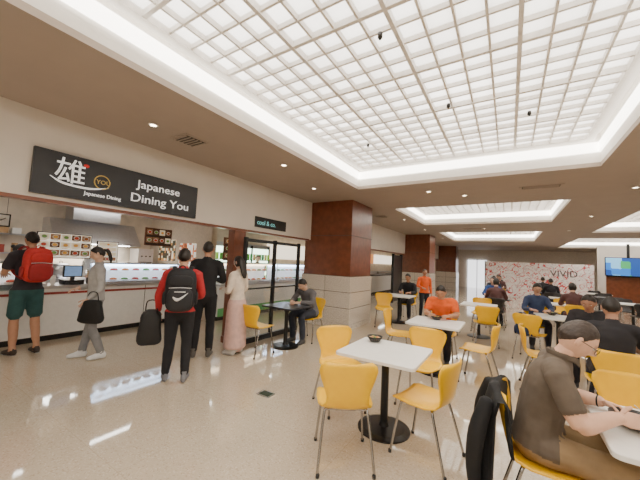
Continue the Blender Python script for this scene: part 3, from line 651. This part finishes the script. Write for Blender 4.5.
def backpack(xy,facing,z,col,col2,mark=None,sc=1.,yoff=-.13,name='backpack'):
    k=M(); 
    k.ell((0,yoff-.085,z),(.155*sc,.085*sc,.235*sc),0,24,16,.55); k.ell((0,yoff-.165*sc,z-.09*sc),(.125*sc,.045*sc,.12*sc),1,20,12,.55); k.ell((0,yoff-.16*sc,z+.1*sc),(.12*sc,.025*sc,.06*sc),0,20,12,.6)
    k.torus((0,yoff-.06,z+.235*sc),.03,.007,(0,1,0),0)
    k.tube([(-.11*sc,yoff-.175*sc,z+.03),(0,yoff-.186*sc,z+.038),(.11*sc,yoff-.175*sc,z+.03)],[.004]*3,(0,0,1),2,6,3)
    for sx in (-1,1):
        k.tube([(sx*.09,yoff-.02,z+.2*sc),(sx*.1,yoff+.06,z+.25*sc),(sx*.11,yoff+.19,z+.2*sc),(sx*.125,yoff+.265,z+.03),(sx*.155,yoff+.2,z-.12),(sx*.135,yoff-.02,z-.19*sc)],[(.024,.008)]*6,(1,0,0),1,8,4)
        k.ell((sx*.16*sc,yoff-.08,z-.1),(.02,.05,.08),1,12,8,.7)
    if mark:
        k.tube([(-.07,yoff-.212*sc,z-.07),(-.03,yoff-.216*sc,z-.1),(.02,yoff-.216*sc,z-.08),(.09,yoff-.212*sc,z-.02)],[(.007,.003),(.018,.003),(.011,.003),(.002,.002)],(0,0,1),2,8,4)
        k.box(-.06,.06,yoff-.214*sc,yoff-.208*sc,z-.015,z-.005,2)
    return k.obj(name,[mat(f'bag_{col}',col,.7,bump=.3),mat(f'bag_{col2}',col2,.7,bump=.3),mat('bag_trim',(225,225,225),.5)],True,loc=(xy[0],xy[1],0),rot=ang(*facing))
person('standing_man',(-6.2,1.55),(-1,-.15),H=1.84,skin=(190,140,110),shirt=(50,46,52),pants=(48,84,84),shoe=(50,40,35),sleeve='short',leg='shorts',hair='short',
   J=dict(elR=(.24,.08,1.16),wrR=(.18,.3,1.12),elL=(-.24,.08,1.16),wrL=(-.16,.3,1.12),kneeR=(.11,-.02,.5),ankR=(.12,-.12,.085)),pitch=.2)
backpack((-6.2,1.55),(-1,-.15),1.34,(205,52,48),(160,36,38),yoff=-.12,sc=1.1)
person('standing_woman',(-5.29,2.1),(-.25,-.97),H=1.66,w=.95,skin=(220,180,155),shirt=(176,175,174),pants=(138,138,140),shoe=(235,235,235),hair='pony',pitch=.35,yaw=-.2,
   J=dict(elR=(.22,.0,1.12),wrR=(.12,.22,1.08),elL=(-.22,-.02,1.12),wrL=(-.2,.12,.93),ankL=(-.14,-.12,.085),ankR=(.1,.1,.085)))
person('standing_man',(-3.55,2.36),(-.8,.6),H=1.68,skin=(200,155,125),shirt=(178,42,46),pants=(30,30,34),shoe=(120,120,125),hair='short',pitch=.05,
   J=dict(elL=(-.27,.02,1.12),wrL=(-.27,.1,.9),elR=(.25,.04,1.13),wrR=(.18,.25,1.06),ankL=(-.13,.06,.085)))
backpack((-3.55,2.36),(-.8,.6),1.17,(26,26,30),(32,32,36),mark=True,yoff=-.12,sc=1.12)
person('standing_man',(-4.12,3.15),(-.75,.66),H=1.83,skin=(190,140,112),shirt=(28,28,31),pants=(26,26,29),shoe=(90,85,80),hair='short',pitch=.15,
   J=dict(elR=(.25,.06,1.15),wrR=(.15,.28,1.15)))
person('standing_woman',(-3.86,3.6),(-.95,-.1),H=1.62,w=.9,skin=(215,175,150),shirt=(228,212,194),pants=(214,178,168),shoe=(200,195,190),hair='long',leg='skirt',pitch=.2,
   J=dict(elR=(.22,.02,1.12),wrR=(.12,.24,1.14),elL=(-.22,.02,1.12),wrL=(-.12,.24,1.14)))
def tote(name,loc,rot,s=(.16,.06,.17),col=(26,26,28)):
    k=M(); k.ell((0,0,0),s,0,20,12,.5)
    for v in k.v: v.x*=1-.25*(v.z/s[2]) ; v+=V((mnoise.noise(v*11),mnoise.noise(v*9),0))*.02
    k.tube([(-s[0]*.5,0,s[2]*.9),(-.05,0,s[2]+.1),(.05,0,s[2]+.1),(s[0]*.5,0,s[2]*.9)],[.007]*4,(0,1,0),0,8,4)
    k.obj(name,[mat(f'bag_{col}',col,.6,bump=.4)],True,loc=loc,rot=rot)
tote('handbag',(-5.07,1.98,.72),.6); tote('carried_jacket',(-3.78,2.12,.68),1.0,(.13,.07,.22))
person('counter_worker',(-7.7,3.0),(1,-.2),H=1.7,skin=(215,175,150),shirt=(225,222,215),pants=(40,40,45),hair='short',pitch=.4,vox=.018,J=dict(elR=(.25,.1,1.15),wrR=(.2,.32,1.08),elL=(-.25,.1,1.15),wrL=(-.2,.32,1.08)))
person('counter_worker',(-7.8,1.75),(.3,1),H=1.65,skin=(215,175,150),shirt=(40,40,42),pants=(40,40,45),hair='bun',pitch=.3,vox=.018)
person('counter_worker',(-7.3,7.6),(1,-.4),H=1.7,skin=(215,175,150),shirt=(60,50,48),pants=(40,40,45),hair='short',vox=.018)
person('seated_man',(-3.42,5.16),(-.1,-1),'sit',skin=(205,165,140),shirt=(98,96,98),pants=(50,54,66),hair='short',pitch=.6,
   J=dict(chest=(0,.08,.86),neck=(0,.18,1.02),head=(0,.27,1.12),shL=(-.185,.14,.97),shR=(.185,.14,.97),elL=(-.25,.26,.79),elR=(.25,.26,.79),wrL=(-.1,.45,.79),wrR=(.1,.45,.79)))
person('seated_man',(HX,HY),(1,0),'sit',skin=(222,176,148),shirt=(96,84,72),pants=(142,118,86),shoe=(70,50,38),hairc=(56,44,36),sleeve='short',hair='short',pitch=.6,yaw=.1,vox=.008,detail=True,belly=1.1,glasses=True,w=1.06,curl=.6,arm=1.08,
   J=dict(pelvis=(0,-.055,.575),chest=(0,.0,.90),neck=(0,.075,1.08),head=(0,.15,1.2),shL=(-.19,.03,1.02),shR=(.19,.03,1.02),elL=(-.27,.13,.79),elR=(.27,.12,.80),wrL=(-.2,.3,.80),wrR=(.14,.3,.84)),
   thumb=dict(R=((-.35,.9,-.1),(.25,.2,.9),(-.3,.2,.6)),L=((.45,.9,-.05),(-.2,.2,.9),(.8,-.1,.4))))
k=M(); k.tube([(HX+.45,HY,.815),(HX+.42,HY-.04,.86),(HX+.37,HY-.1,.91)],[(.009,.002),.003,.003],(0,1,0),0,8,3); k.obj('fork',[steel_m],True)
def drape(x,y,rot):
    k=M(); prof=[(.06,.52),(.045,.66),(.02,.80),(0,.86),(-.035,.845),(-.06,.72),(-.075,.55),(-.085,.38),(-.09,.22),(-.1,.10)]
    nu=26; vs=[];fs=[]
    for off in (0,1):
        for i,(yy,z) in enumerate(prof):
            for q in range(nu+1):
                u=-1+2*q/nu; w=.25+(.03*math.sin(i*.9)) ; fold=.018*math.sin(u*11+i*.4)*min(1,max(0,(i-3)/3))
                vs.append(V((u*w,yy+fold+.05*u*u*(1 if i>1 else .6)+(off*.014-.007),z-.05*u*u*(1 if i in(3,4) else .4)+.02*mnoise.noise(V((u*2,i,0))))))
    R=len(prof);C=nu+1
    for i in range(R-1):
        for q in range(nu):
            a=i*C+q; fs.append((a,a+1,a+C+1,a+C)); b=a+R*C; fs.append((b,b+C,b+C+1,b+1))
        for q in (0,nu): a=i*C+q; fs.append((a,a+C,a+C+R*C,a+R*C))
    for q in range(nu):
        for i in (0,R-1): a=i*C+q; fs.append((a,a+1,a+1+R*C,a+R*C))
    k.add(vs,fs,0)
    for sx in (-1,1): k.tube([(sx*.2,-.05,.78),(sx*.235,-.1,.6),(sx*.22,-.12,.4),(sx*.2,-.11,.22)],[.04,.05,.045,.035],(1,0,0),0,12,4)
    k.obj('draped_jacket',[mat('jacket_black',(20,20,22),.8,bump=.5)],True,loc=(x,y,0),rot=rot)
drape(HX-.265,HY,ang(1,0))
person('seated_man',(.95,4.5),(.1,1),'sit',skin=(175,130,105),shirt=(38,36,40),pants=(40,40,48),hair='short',sleeve='short',pitch=.3,vox=.012,w=1.08,J=dict(elL=(-.27,.1,.8),elR=(.27,.1,.8)))
person('seated_man',(1.0,5.82),(-.3,-1),'sit',skin=(165,120,95),shirt=(40,38,42),pants=(40,40,48),hair='short',pitch=.4,J=dict(chest=(0,.03,.88),neck=(0,.1,1.06),head=(0,.17,1.19)))
person('seated_man',(-.98,5.62),(.05,-1),'sit',skin=(185,135,105),shirt=(225,95,35),pants=(40,40,48),hair='short',sleeve='short',pitch=.5,J=dict(chest=(0,.05,.87),neck=(0,.12,1.05),head=(0,.19,1.17)))
person('seated_woman',(.5,8.0),(.1,-1),'sit',skin=(205,160,135),shirt=(60,75,110),pants=(40,40,48),hair='bob',pitch=.4,w=.9,vox=.018)
backpack((.33,7.02),(.3,1),.62,(55,75,110),(35,50,80),yoff=-.27,sc=.8)
person('seated_woman',(-.42,11.1),(-.2,-1),'sit',skin=(205,160,135),shirt=(50,80,140),pants=(40,40,48),hair='long',w=.9,vox=.02)
person('standing_man',(-2.2,9.6),(.5,-.8),H=1.5,skin=(180,130,100),shirt=(225,95,40),pants=(40,42,50),hair='short',vox=.018,J=dict(elR=(.25,.06,1.15),wrR=(.15,.28,1.1)))
person('seated_man',(-2.55,9.12),(0,-1),'sit',skin=(180,130,100),shirt=(36,36,40),pants=(40,40,48),hair='short',vox=.02,pitch=.3)
base=[person('seated_man',(2.6,5.95),(0,1),'sit',skin=(175,130,105),shirt=(40,40,46),pants=(40,40,48),hair='short',vox=.02,pitch=.3),
      person('seated_woman',(2.9,9.28),(0,-1),'sit',skin=(205,160,135),shirt=(90,60,60),pants=(40,40,48),hair='bob',vox=.02,pitch=.3,w=.9),
      person('seated_man',(2.6,7.28),(0,-1),'sit',skin=(195,150,125),shirt=(60,66,80),pants=(40,40,48),hair='short',vox=.02,pitch=.4)]
for i,(x,y) in enumerate(seats):
    if random.random()<.5:
        side=random.choice((-1,1)); b=random.choice(base)
        inst(b.name.split('.')[0],b.data,(x,y+side*.68,0),ang(0,-side))
# ------------------------------------------------------------------ world
w=bpy.data.worlds.new('world'); bpy.context.scene.world=w; w.use_nodes=True
w.node_tree.nodes['Background'].inputs[0].default_value=(.9,.9,.9,1); w.node_tree.nodes['Background'].inputs[1].default_value=.1
